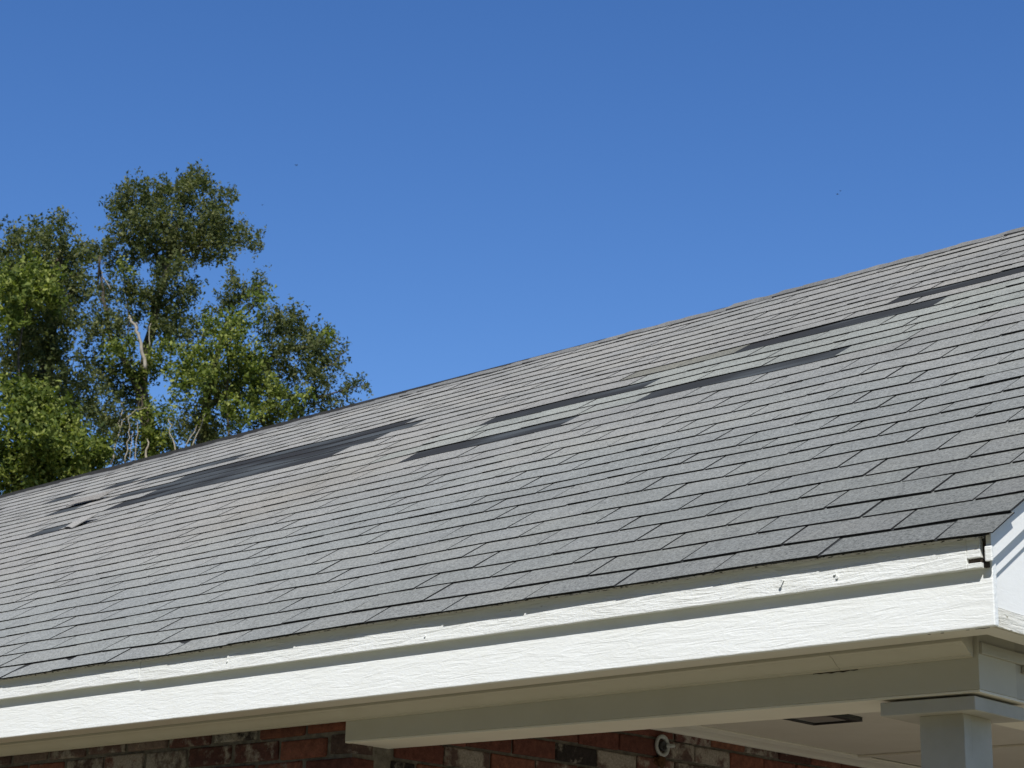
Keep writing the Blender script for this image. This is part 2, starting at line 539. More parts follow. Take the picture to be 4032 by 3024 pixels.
def tab_tint(n, X, s):
    r = rnd
    g = np.array([0.152, 0.157, 0.151])
    # browner, older lots higher up and to the far end
    w = min(1, max(0, (s - 1.2 + 0.35 * noise1(X, s) - 0.28 * (X + 3.0)) / 1.3))
    g = g * (1 - w) + np.array([0.171, 0.168, 0.157]) * w
    # a later lot of paler, greenish shingles in five courses
    if n in (19, 20, 21, 22) and X > {19: -3.95, 20: -3.9, 21: -2.75, 22: -2.72}[n] or (n == 23 and -1.45 < X):
        if not (n in (19,) and X > -1.2):
            g = np.array([0.172, 0.178, 0.163]) * r.uniform(0.93, 1.04)
    if n == 23 and -2.95 < X < -2.41: g = np.array([0.118, 0.116, 0.098])
    # light-angle darkening put into the tint towards the eave corner, partly dirt and wear
    d = max(0.0, 1 - s / 1.5) * max(0.0, 1 + X / 3.2)
    g = g * (1 - 0.34 * d)
    g = g * 3.0 * r.uniform(0.978, 1.022)
    g = g * np.array([1 + r.uniform(-0.008, 0.008), 1.0, 1 + r.uniform(-0.008, 0.008)])
    return g

tabs = []
for n in range(1, NC + 1):
    s0 = S[n]; s1 = S[n + 1] if n < NC else S_RIDGE - 0.02
    ph = slot_phase(n)
    k = math.floor((X_LEFT - ph) / TAB)
    while True:
        xa = ph + k * TAB; xb = xa + TAB; k += 1
        if xa > -0.02: break
        xa2 = max(xa, X_LEFT); xb2 = min(xb, -0.001 + rnd.uniform(-0.003, 0.003))
        if xb2 - xa2 < 0.03: continue
        if missing(n, xa2, xb2): continue
        tabs.append((n, xa2, xb2, s0, s1))

def tab_matrix(n, xa, xb, s0, s1, jit):
    L = s1 - s0 + 0.012
    xm = 0.5 * (xa + xb)
    e = 0.02
    h0, h1 = hgt(xm, s0), hgt(xm, s1)
    hl, hr = hgt(xa, 0.5 * (s0 + s1)), hgt(xb, 0.5 * (s0 + s1))
    yv = U * (s1 - s0) + N * (h1 - h0); yv /= np.linalg.norm(yv)
    xv = np.array([1.0, 0, 0]) + N * ((hr - hl) / (xb - xa)); xv /= np.linalg.norm(xv)
    zv = np.cross(xv, yv)
    dy, dzz, rot = jit
    o = np.array([xa + GAP / 2, 0, 0]) + U * (s0 + dy) + N * (h0 + dzz + (hl - hr) * 0.5)
    c, sn = math.cos(rot), math.sin(rot)
    x2, y2 = xv * c + yv * sn, yv * c - xv * sn
    sx = (xb - xa - GAP) / (TAB - GAP); sy = L / LREF
    return Matrix(((x2[0] * sx, y2[0] * sy, zv[0], o[0]), (x2[1] * sx, y2[1] * sy, zv[1], o[1]),
                   (x2[2] * sx, y2[2] * sy, zv[2], o[2]), (0, 0, 0, 1)))

def tab_area(t):
    n, xa, xb, s0, s1 = t
    q = [to_px(rp(x, s)) for x, s in ((xa, s0), (xb, s0), (xb, s1), (xa, s1))]
    c = sum(q) / 4
    if not (-100 < c[0] < 4132 and -50 < c[1] < 3074): return -1
    return abs(sum(q[i][0] * q[(i + 1) % 4][1] - q[(i + 1) % 4][0] * q[i][1] for i in range(4))) / 2

order = sorted(range(len(tabs)), key=lambda i: -tab_area(tabs[i]))
single = set(order[:300])
far_v, far_f, far_m, far_c = [], [], [], []
SPECIAL_LIFT = {(28, -7.15): 0.02}
for i, t in enumerate(tabs):
    n, xa, xb, s0, s1 = t
    var = rnd.randrange(NVAR)
    worn = 1.0 if 0.5 * (s0 + s1) < 2.0 else 1.6
    jit = (rnd.gauss(0, 0.0009), max(-0.0002, rnd.gauss(0.0, 0.00015 * worn)), rnd.gauss(0, 0.0013))
    if rnd.random() < 0.02: jit = (jit[0], 0.0018, jit[2])
    if n == 1: jit = (rnd.gauss(0, 0.0012), 0.0, rnd.gauss(0, 0.003))
    mw = tab_matrix(n, xa, xb, s0, s1, jit)
    if n == 1: mw = mw @ Matrix.Diagonal((1, 1, 0.62, 1))
    col = tab_tint(n, 0.5 * (xa + xb), 0.5 * (s0 + s1))
    if i in single:
        o = bpy.data.objects.new('shingle', variants[var])
        COL.objects.link(o)
        o.parent = roof
        o.matrix_basis = mw
        o.color = (*col, 1.0)
    else:
        me = variants[var]
        b = len(far_v)
        for v in me.vertices: far_v.append(tuple(mw @ v.co)); far_c += [*col, 1.0]
        for p in me.polygons:
            far_f.append(tuple(b + q for q in p.vertices)); far_m.append(p.material_index)
me = bpy.data.meshes.new('far_shingles')
me.from_pydata(far_v, [], far_f)
me.polygons.foreach_set('material_index', far_m)
ca = me.color_attributes.new('tint', 'FLOAT_COLOR', 'POINT')
ca.data.foreach_set('color', far_c)
fs_ = link('shingles', me, [M['shingle'], M['edge']], roof)
fs_['kind'] = 'stuff'
fs_.color = (1, 1, 1, 1)

# --- ridge caps: bent pieces lapped along the ridge
def cap_mesh(var):
    r = random.Random(50 + var)
    Lc, hw = 0.215, 0.125
    vs, fs, mi = [], [], []
    t0 = 0.0085 + r.uniform(-0.002, 0.002)
    prof = [(-hw, 0), (-hw * 0.35, 1), (0, 2), (hw * 0.35, 1), (hw, 0)]
    for x, lift in ((Lc, 0.006), (Lc * 0.5, 0.009), (0.0, t0)):
        for a, k in prof:
            y = a * math.cos(PA); z = -abs(a) * math.sin(PA)
            up = lift + r.gauss(0, 0.0012) + (0.002 if k == 1 else -0.004 if k == 2 else 0)
            vs.append((x, y, z + up / math.cos(PA)))
    nv = len(vs)
    vs += [(x, y, z - 0.006) for x, y, z in vs]
    n = len(prof)
    for i in range(2):
        for j in range(n - 1):
            a = i * n + j
            fs.append((a, a + 1, a + n + 1, a + n)); mi.append(0)
            fs.append((nv + a, nv + a + n, nv + a + n + 1, nv + a + 1)); mi.append(1)
    for i in (0, 2):
        for j in range(n - 1):
            a = i * n + j
            fs.append((a, a + 1, nv + a + 1, nv + a)); mi.append(1)
    for i in range(2):
        for j in (0, n - 1):
            a = i * n + j
            fs.append((a, a + n, nv + a + n, nv + a)); mi.append(1)
    me = bpy.data.meshes.new('ridge_shingle_mesh')
    me.from_pydata(vs, [], fs)
    me.polygons.foreach_set('material_index', mi)
    ca = me.color_attributes.new('tint', 'FLOAT_COLOR', 'POINT')
    ca.data.foreach_set('color', [1.0] * (4 * len(vs)))
    me.materials.append(M['shingle']); me.materials.append(M['edge'])
    bm = bmesh.new(); bm.from_mesh(me); bmesh.ops.recalc_face_normals(bm, faces=bm.faces[:]); bm.to_mesh(me); bm.free()
    return me
caps = [cap_mesh(k) for k in range(7)]
x = -0.20
while x > X_LEFT:
    o = bpy.data.objects.new('ridge_shingle', caps[rnd.randrange(7)])
    COL.objects.link(o); o.parent = roof
    q = rp(x, S_RIDGE, 0.0)
    o.matrix_basis = Matrix.Translation((x, q[1], q[2] + 0.003 + rnd.uniform(-0.0012, 0.0015))) @ Matrix.Rotation(rnd.gauss(0, 0.008), 4, 'Z')
    c = 2.2 * np.array([0.166, 0.164, 0.156]) * rnd.uniform(0.88, 1.06)
    o.color = (*c, 1.0)
    x -= 0.135 + rnd.uniform(-0.012, 0.012)

# --- painted drip edge under the first course
db = MB()
xd = np.linspace(X_LEFT, -0.03, 120)
for xx in xd:
    j = 0.0015 * math.sin(17 * xx) + 0.001 * math.sin(41 * xx)
    for (s, h) in ((0.003 + j, -0.0016), (0.003 + j, -0.0062), (0.045, -0.0062), (0.045, -0.0016)):
        db.v.append(tuple(rp(xx, s, h)))
for i in range(len(xd) - 1):
    for k in range(4):
        a = i * 4
        db.f.append((a + k, a + (k + 1) % 4, a + 4 + (k + 1) % 4, a + 4 + k)); db.m.append(0)
db.build('drip_edge', M['chip'], roof)

# ------------------------------------------------------------------ eave woodwork
FZ = -0.196
t = MB(); t.box(X_LEFT, -3.0385, 0.0200, 0.0395, -0.0655, 0.004, 0.0015)
trim_l = t.build('fascia_trim', M['white'], house)
t = MB()
t.box(-3.0365, -0.0805, 0.0205, 0.0395, -0.0705, 0.004, 0.0018)
t.box(-0.0800, -0.047, 0.0206, 0.0395, -0.0475, 0.004, 0.0012)
t.box(-0.0800, -0.046, 0.0206, 0.0395, -0.0705, -0.0590, 0.0012)
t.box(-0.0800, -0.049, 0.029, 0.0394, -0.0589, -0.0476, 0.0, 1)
t.box(-0.0462, -0.0352, 0.0330, 0.0398, -0.0690, 0.000, 0.0, 1)  # dark sliver stands in for the shade in the open corner gap
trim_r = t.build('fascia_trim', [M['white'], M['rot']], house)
def nail(X, z, out, drop, r=0.0028):
    b = MB()
    b.tube([(X, 0.0212, z), (X - 0.001, 0.0205 - out, z - drop)], [0.0016, 0.0016], 6)
    b.tube([(X - 0.001, 0.0205 - out, z - drop), (X - 0.001, 0.0190 - out, z - drop)], [r, r], 8)
    b.build('nail', M['white'], trim_r)
nail(-0.561, -0.038, 0.012, 0.002, 0.0042)
nail(-0.418, -0.040, 0.0025, 0.0, 0.0036)
nail(-0.412, -0.049, 0.002, 0.0, 0.0036)
nail(-1.75, -0.052, 0.002, 0.0)
nail(-2.6, -0.045, 0.002, 0.0)
b = MB()
b.box(X_LEFT, -0.030, 0.0400, 0.0580, FZ, -0.010, 0.0025)
b.build('fascia_board', M['fascia'], house)
b = MB()
b.box(X_LEFT, -0.0505, 0.0582, 0.140, FZ + 0.002, FZ + 0.016, 0.0012)
b.box(-0.106, -0.0505, 0.1402, 6.8, FZ + 0.002, FZ + 0.016, 0.0012)
soffit = b.build('soffit', M['eave'], house)
def patch(X, y, w, d, seed):
    r = random.Random(seed)
    n = 11
    bb = MB()
    z = FZ + 0.0020
    pts = []
    for k in range(n):
        a = 2 * math.pi * k / n
        pts.append((X + w * math.cos(a) * r.uniform(0.55, 1.0), y + d * math.sin(a) * r.uniform(0.5, 1.0), z - 0.0007))
    bb.add(pts + [(p[0], p[1], z + 0.001) for p in pts], [tuple(range(n)), tuple(range(2 * n - 1, n - 1, -1))] + [(i, (i + 1) % n, n + (i + 1) % n, n + i) for i in range(n)])
    bb.build('bare_patch', M['rot'], soffit)
patch(-0.072, 0.066, 0.022, 0.0055, 3)
patch(-0.110, 0.0655, 0.006, 0.003, 4)
patch(-0.175, 0.068, 0.005, 0.003, 5)
patch(-0.207, 0.066, 0.004, 0.004, 6)
b = MB()
b.box(X_LEFT, -0.052, 0.060, 0.40, -0.135, -0.125)
b.box(-0.165, -0.052, 0.4002, 6.8, -0.135, -0.125)
b.build('soffit_backing', M['eave'], house)
b = MB()
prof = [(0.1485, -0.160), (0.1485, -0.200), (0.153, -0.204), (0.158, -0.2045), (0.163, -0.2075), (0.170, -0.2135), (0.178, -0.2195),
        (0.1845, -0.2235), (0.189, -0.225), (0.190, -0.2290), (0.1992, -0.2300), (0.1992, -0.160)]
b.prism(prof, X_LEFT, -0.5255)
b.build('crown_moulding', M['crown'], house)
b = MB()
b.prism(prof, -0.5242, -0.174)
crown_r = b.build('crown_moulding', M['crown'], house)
# an opened joint under the moulding and paint flaked off the soffit corner
def flake(name, pts, mat, parent):
    bb = MB()
    n = len(pts)
    top = [Vector(p) for p in pts]
    bb.add(pts + [(p[0], p[1] + 0.0008, p[2] + 0.0012) for p in pts], [tuple(range(n)), tuple(range(2 * n - 1, n - 1, -1))] + [(i, (i + 1) % n, n + (i + 1) % n, n + i) for i in range(n)])
    return bb.build(name, mat, parent)
cr = []
for i in range(13):
    X = -0.605 + i * 0.0105
    cr.append((X, 0.1986, -0.2304 + 0.0008 * math.sin(i * 2.1)))
cl = [(p[0], p[1] - 0.0002, p[2] - 0.0014 - 0.0022 * math.sin(math.pi * i / 12) * (0.6 + 0.4 * math.sin(i * 1.7))) for i, p in enumerate(cr)]
flake('crack', cr + cl[::-1], M['rot'], crown_r)

# front beam over the porch opening, its soffit, and the side beam
tilt = lambda X, y: 0.0075 * (-X - 0.162)
b = MB()
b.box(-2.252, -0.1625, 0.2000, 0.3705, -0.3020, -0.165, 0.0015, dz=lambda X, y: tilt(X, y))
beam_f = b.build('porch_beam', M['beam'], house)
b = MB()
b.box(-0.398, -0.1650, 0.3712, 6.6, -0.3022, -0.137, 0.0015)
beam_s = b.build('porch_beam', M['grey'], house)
b = MB()
b.box(-2.2515, -0.1632, 0.2006, 0.3700, -0.3085, -0.3024, 0.0012, dz=lambda X, y: tilt(X, y))
b.build('beam_soffit', M['under_beam'], beam_f)
b = MB()
b.box(-0.3975, -0.1656, 0.3712, 6.6, -0.3083, -0.3026, 0.0012)
b.build('beam_soffit', M['under_beam'], beam_s)
b = MB()
b.box(-0.1640, -0.1550, 0.205, 6.6, -0.222, -0.196, 0.002)
b.box(-0.1640, -0.1500, 0.40, 6.6, -0.240, -0.2225, 0.002)
b.build('beam_trim', M['grey'], house)

# ------------------------------------------------------------------ gable side
b = MB()
GX = -0.040
def under(y, perp): return y * math.tan(PA) - perp / math.cos(PA)
b.add([(GX, 0.058, FZ + 0.045), (GX, 6.9, FZ + 0.045), (GX, yr, under(yr, 0.035)), (GX, 0.30, under(0.30, 0.035)), (GX, 0.058, under(0.058, 0.035)),
       (GX - 0.02, 0.058, FZ + 0.045), (GX - 0.02, 6.9, FZ + 0.045), (GX - 0.02, yr, under(yr, 0.035)), (GX - 0.02, 0.30, under(0.30, 0.035)), (GX - 0.02, 0.058, under(0.058, 0.035))],
      [(0, 1, 2, 3, 4), (9, 8, 7, 6, 5), (0, 5, 6, 1)])
gab = b.build('gable_wall', M['rake'], house)
b = MB(); b.box(GX - 0.004, GX + 0.0025, 0.0582, 6.9, FZ + 0.001, FZ + 0.0435, 0.002)
b.build('gable_board', mat_white('white_paint_peeling', (0.78, 0.76, 0.68), 1.0, 0.10, (0.22, 0.19, 0.12), 0.0045, 1, 0.8), house)
def sloped(x0, x1, p0, p1, ya, yb, bev=0.0):
    bb = MB()
    pr = [(ya, under(ya, p1)), (yb, under(yb, p1)), (yb, under(yb, p0)), (ya, under(ya, p0))]
    bb.prism(pr, x0, x1)
    return bb
sloped(GX + 0.0005, -0.0340, 0.030, 0.101, 0.0585, yr - 0.002).build('rake_board', M['rake'], house)
sloped(-0.0336, -0.0215, 0.0065, 0.061, 0.024, yr - 0.004).build('rake_trim', M['rake'], house)
b = MB()
b.box(-0.0345, -0.0165, 0.0165, 0.0235, -0.060, -0.026, 0.003)
b.build('trim_return', M['white'], house)
b = MB()
pr = [(yr, under(yr, 0.035)), (2 * yr - 0.05, under(0.05, 0.035)), (2 * yr - 0.05, under(0.05, 0.104)), (yr, under(yr, 0.104))]
b.prism(pr, GX + 0.0005, -0.0340)
b.build('rake_board', M['rake'], house)

# ------------------------------------------------------------------ porch column
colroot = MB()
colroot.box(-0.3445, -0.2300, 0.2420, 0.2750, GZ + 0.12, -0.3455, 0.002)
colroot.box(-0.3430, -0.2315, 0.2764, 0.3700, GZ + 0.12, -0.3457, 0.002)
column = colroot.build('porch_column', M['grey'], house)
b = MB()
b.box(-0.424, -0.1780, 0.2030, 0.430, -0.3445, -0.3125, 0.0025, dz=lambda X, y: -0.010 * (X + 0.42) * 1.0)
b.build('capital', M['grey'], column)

# ------------------------------------------------------------------ porch ceiling
CZ = -0.066
b = MB(); b.box(-2.2345, -0.3990, 0.3710, 2.800, CZ, CZ + 0.012)
b.box(-2.2345, -0.3990, 2.8015, 6.6, CZ + 0.003, CZ + 0.015)
b.build('porch_ceiling', M['ceil'], house)
b = MB(); b.box(-2.150, -0.3995, 2.8005, 2.835, CZ - 0.009, CZ - 0.0005, 0.002)
b.build('ceiling_batten', M['ceil'], house)
b = MB()
SX = -2.235
prof = [(SX + 0.0005, CZ - 0.001), (SX + 0.085, CZ - 0.001), (SX + 0.085, CZ - 0.006), (SX + 0.078, CZ - 0.009), (SX + 0.070, CZ - 0.010), (SX + 0.064, CZ - 0.013),
        (SX + 0.045, CZ - 0.016), (SX + 0.028, CZ - 0.0205), (SX + 0.018, CZ - 0.025), (SX + 0.0145, CZ - 0.0275), (SX + 0.0005, CZ - 0.0285)]
b.prism(prof, 0.372, 6.6, axis=1)
b.build('crown_moulding', M['eave'], house)

# ------------------------------------------------------------------ brick walls
PITCH_Z = 0.0665
BH = 0.0565
def brick_mesh(L, var, depth=0.09):
    bb = MB()
    r = random.Random(900 + var)
    bb.box(0, L, 0, depth, 0, BH, 0.0055)
    bb.v = [(x + r.gauss(0, 0.0012), y + r.gauss(0, 0.0009), z + r.gauss(0, 0.0011)) for x, y, z in bb.v]
    me = bb.mesh('brick_mesh', True)
    ca = me.color_attributes.new('tint', 'FLOAT_COLOR', 'POINT')
    ca.data.foreach_set('color', [1.0] * (4 * len(me.vertices)))
    me.materials.append(M['brick'])
    return me
BL = 0.205
bricks = [brick_mesh(BL, k) for k in range(8)]
half = [brick_mesh(0.096, 20 + k) for k in range(2)]
PAL = [((0.30, 0.075, 0.030), 0.55), ((0.34, 0.10, 0.035), 0.5), ((0.25, 0.060, 0.030), 0.62), ((0.16, 0.050, 0.035), 0.8),
       ((0.22, 0.070, 0.042), 0.90), ((0.19, 0.10, 0.075), 0.93), ((0.060, 0.042, 0.038), 0.85), ((0.32, 0.085, 0.035), 0.7), ((0.24, 0.15, 0.11), 0.97)]
def front_wall():
    b = MB()
    b.box(X_LEFT, SX - 0.0075, 0.2225, 0.32, GZ, -0.16)
    wall = b.build('brick_wall', M['mortar'], house)
    return wall
wall_f = front_wall()
b = MB(); b.box(SX - 0.085, SX - 0.0078, 0.3202, 6.6, GZ, CZ + 0.01)
wall_s = b.build('brick_wall', M['mortar'], house)
b = MB(); b.box(X_LEFT, SX - 0.1, 6.5, 6.6, GZ, -0.16); b.box(X_LEFT, X_LEFT + 0.1, 0.33, 6.49, GZ, -0.10)
b.build('rear_wall', M['mortar'], house)

st_v, st_f, st_c = [[], []], [[], []], [[], []]
def put_brick(wall, mw, full, i, as_obj, which, pal=None):
    col, a = pal or PAL[rnd.randrange(len(PAL))]
    v = rnd.uniform(0.8, 1.35)
    me = bricks[i % 8] if full else half[i % 2]
    if as_obj:
        o = bpy.data.objects.new('brick', me)
        COL.objects.link(o); o.parent = wall
        o.matrix_basis = mw
        g_ = 0.4 * col[0] + 0.6 * col[1]
        o.color = tuple(v * (0.76 * c_ + 0.24 * g_) for c_ in col) + (min(a + 0.13, 1.0) + rnd.uniform(-0.1, 0.1),)
    else:
        b = len(st_v[which])
        corners = [(0, 0, 0), (1, 0, 0), (1, 1, 0), (0, 1, 0), (0, 0, 1), (1, 0, 1), (1, 1, 1), (0, 1, 1)]
        L = BL if full else 0.096
        for c in corners:
            st_v[which].append(tuple(mw @ Vector((c[0] * L, c[1] * 0.09, c[2] * BH)))); st_c[which] += [col[0] * v, col[1] * v, col[2] * v, 1]
        for q in ((3, 2, 1, 0), (4, 5, 6, 7), (0, 1, 5, 4), (1, 2, 6, 5), (2, 3, 7, 6), (3, 0, 4, 7)):
            st_f[which].append(tuple(b + k for k in q))
cnt = 0
FP = 0.2235
for row in range(-1, 36):
    zb = -0.2545 - PITCH_Z * row
    if zb < GZ: break
    x_end = SX
    # corner: whole brick or the half end of the side wall's brick
    if row % 2 == 0: xr = x_end - BL
    else: xr = x_end - 0.098
    first = True
    while xr > X_LEFT:
        full = not (first and row % 2 == 1)
        near = row <= 4 and xr > -4.6
        mw = Matrix.Translation((xr + rnd.gauss(0, 0.0018), 0.2150 + rnd.gauss(0, 0.0016), zb + rnd.gauss(0, 0.0018)))
        pal = None
        if row == 0 and xr > -2.5: pal = ((0.33, 0.075, 0.02), 0.55)
        put_brick(wall_f, mw, full, rnd.randrange(8), near, 0, pal)
        first = False
        xr -= FP if not (row % 2 == 1 and xr > x_end - 0.1) else FP + 0.0
# side wall: face on +X, courses run along Y
RY = Matrix.Rotation(math.pi / 2, 4, 'Z')      # local x -> world y, local y -> world -x
for row in range(-4, 36):
    zb = -0.2505 - PITCH_Z * row
    if zb < GZ: break
    y = 0.4205 if row % 2 == 0 else 0.3085 + 0.217 * 0.0
    if row % 2 == 0:
        y = 0.330 - 0.0
        y0 = 0.330
        # the end of the front wall's corner brick shows as a header before this
    else:
        y0 = 0.436
        y0 = 0.225 + 0.0
    yy = y0 if row % 2 == 0 else 0.4375
    ph = {0: 0.909 - 0.2115 * 2 + 0.004, 1: 0.81 - 0.2115 * 2 + 0.004}[row % 2]
    yy = ph
    while yy < 6.4:
        near = row <= 5 and yy < 3.1
        mw = Matrix.Translation((SX + rnd.gauss(0, 0.0014), yy + rnd.gauss(0, 0.0018), zb + rnd.gauss(0, 0.0015))) @ RY
        pal = None
        put_brick(wall_s, mw, True, rnd.randrange(8), near, 1, pal)
        yy += 0.2115
    # closer at the corner, next to the front wall
    mw = Matrix.Translation((SX, ph - 0.2115 + 0.1, zb)) @ RY
    if ph - 0.11 > 0.31:
        put_brick(wall_s, Matrix.Translation((SX, ph - 0.108, zb)) @ RY, False, 0, row <= 5, 1, ((0.30, 0.12, 0.07), 1.15) if row == 1 else None)
for which, wall in ((0, wall_f), (1, wall_s)):
    me = bpy.data.meshes.new('bricks')
    me.from_pydata(st_v[which], [], st_f[which])
    ca = me.color_attributes.new('tint', 'FLOAT_COLOR', 'POINT')
    ca.data.foreach_set('color', st_c[which])
    o = link('bricks', me, M['brick'], wall)
    o.color = (1, 1, 1, 0.6)
    o['kind'] = 'stuff'

# porch floor
b = MB(); b.box(-2.15, 0.05, 0.1, 6.6, GZ - 0.2, GZ + 0.12, 0.01)
tag(b.build('porch_floor', M['concrete']), kind='structure')

# ------------------------------------------------------------------ porch lamp, wall fitting
lamp = empty('ceiling_light', (-1.71, 1.90, CZ))
tag(lamp, 'square black-framed porch light with frosted glass fixed to the ceiling behind the beam', 'ceiling light')
lx0, lx1, ly0, ly1 = -1.752, -1.555, 1.690, 1.905
b = MB()
fw_ = 0.016
z0, z1 = CZ - 0.016, CZ - 0.0005
b.box(lx0, lx1, ly1 - fw_, ly1, z0, z1, 0.002); b.box(lx0, lx1, ly0, ly0 + fw_, z0, z1, 0.002)
b.box(lx0, lx0 + fw_, ly0 + fw_ + 0.0005, ly1 - fw_ - 0.0005, z0, z1, 0.002); b.box(lx1 - fw_ * 1.8, lx1, ly0 + fw_ + 0.0005, ly1 - fw_ - 0.0005, z0, z1, 0.002)
b.build('lamp_frame', M['iron'], lamp)
b = MB(); b.box(lx0 + fw_ + 0.001, lx1 - fw_ * 1.8 - 0.001, ly0 + fw_ + 0.001, ly1 - fw_ - 0.001, CZ - 0.010, CZ - 0.004)
b.build('glass_panel', M['frost'], lamp)

def lathe(axis_o, prof, seg=20):
    """profile of (radius, distance out of the wall), about +X"""
    bb = MB()
    n = len(prof)
    for r, d in prof:
        for k in range(seg):
            a = 2 * math.pi * k / seg
            bb.v.append((axis_o[0] + d, axis_o[1] + r * math.cos(a), axis_o[2] + r * math.sin(a)))
    for i in range(n - 1):
        for k in range(seg):
            k2 = (k + 1) % seg
            bb.f.append((i * seg + k, i * seg + k2, (i + 1) * seg + k2, (i + 1) * seg + k)); bb.m.append(0)
    return bb
wo = (SX + 0.002, 1.672, -0.146)
fit = empty('wall_fitting', wo)
tag(fit, 'round grey metal ring fitting on the porch brick wall under the moulding', 'wall fitting')
lathe(wo, [(0.030, 0.0), (0.038, 0.003), (0.039, 0.010), (0.034, 0.013), (0.028, 0.011), (0.025, 0.006), (0.025, 0.001)]).build('flange', M['galv'], fit, True)
lathe((wo[0], wo[1] + 0.004, wo[2]), [(0.017, 0.0), (0.017, 0.012), (0.013, 0.013), (0.011, 0.004), (0.0005, 0.003)]).build('socket', M['iron'], fit, True)
b = MB(); b.tube([(wo[0] + 0.008, wo[1] + 0.018, wo[2] + 0.002), (wo[0] + 0.022, wo[1] + 0.05, wo[2] + 0.004)], [0.008, 0.006], 10)
b.build('stub', M['galv'], fit, True)
bm = bmesh.new()
bmesh.ops.create_icosphere(bm, subdivisions=3, radius=1.0)
for v in bm.verts:
    k = 1 + 0.16 * math.sin(5 * v.co.x + 3 * v.co.y) + 0.12 * math.sin(7 * v.co.z + 4 * v.co.y + 1)
    v.co = Vector((SX + 0.003 + max(-0.02, v.co.x * 0.016 * k), 1.668 + v.co.y * 0.030 * k, -0.200 + v.co.z * 0.021 * k))
me = bpy.data.meshes.new('mud_nest'); bm.to_mesh(me); bm.free()
tag(link('mud_nest', me, M['mud']), 'lump of brown dried mud stuck to the bricks just below the grey ring fitting', 'mud nest')

# ------------------------------------------------------------------ loose pieces on the roof
def loose(name, pts, thick, col, label):
    """pts: 4 corners (X, s, height); a bent, slid shingle piece"""
    b = MB()
    top = []
    for j in range(4):
        for i in range(5):
            u_, v_ = i / 4, j / 3
            a = (1 - u_) * (1 - v_); bb_ = u_ * (1 - v_); cc = u_ * v_; dd = (1 - u_) * v_
            q = [sum(w * pts[k][e] for k, w in enumerate((a, bb_, cc, dd))) for e in range(3)]
            top.append(rp(q[0], q[1], q[2] + 0.006 * math.sin(math.pi * u_) * (1 - v_)))
    nv = len(top)
    vs = top + [p - N * thick for p in top]
    fs = []
    for j in range(3):
        for i in range(4):
            a = j * 5 + i
            fs.append((a, a + 1, a + 6, a + 5)); fs.append((nv + a, nv + a + 5, nv + a + 6, nv + a + 1))
    rim = [0, 1, 2, 3, 4, 9, 14, 19, 18, 17, 16, 15, 10, 5]
    for k in range(len(rim)):
        p, q = rim[k], rim[(k + 1) % len(rim)]
        fs.append((p, q, nv + q, nv + p))
    b.add(vs, fs)
    me = b.mesh(name)
    ca = me.color_attributes.new('tint', 'FLOAT_COLOR', 'POINT')
    ca.data.foreach_set('color', [1.0] * (4 * len(me.vertices)))
    o = link(name, me, M['shingle'])
    o.color = (*col, 1)
    return tag(o, label, 'shingle')
loose('loose_shingle', [(-6.56, 2.42, 0.012), (-6.40, 2.35, 0.013), (-6.29, 2.46, 0.036), (-6.52, 2.52, 0.030)], 0.004, (0.62, 0.60, 0.56),
      'pale flipped shingle scrap lying crooked on the lower left of the roof')
loose('loose_shingle', [(-7.36, 3.05, 0.018), (-7.04, 3.05, 0.016), (-6.96, 3.12, 0.034), (-7.36, 3.125, 0.036)], 0.004, (0.45, 0.43, 0.40),
      'lifted pale shingle with a dark shadow under its edge, above the flipped scrap')
b = MB()
c0 = rp(-7.16, 3.10, 0.012)
b.tube([c0, c0 + np.array([0.012, 0.0, 0.016]), c0 + np.array([0.028, 0.006, 0.010]), c0 + np.array([0.032, 0.012, -0.002])], [0.004, 0.009, 0.008, 0.003], 7)
tag(b.build('dead_leaf', M['rot'], None, True), 'small curled dead brown leaf on the upper left roof beside the lifted shingle', 'leaf')

# ------------------------------------------------------------------ trees behind the house
ZS = 1.3825
def zp(u, v): return u / ZS, 600 + v / ZS

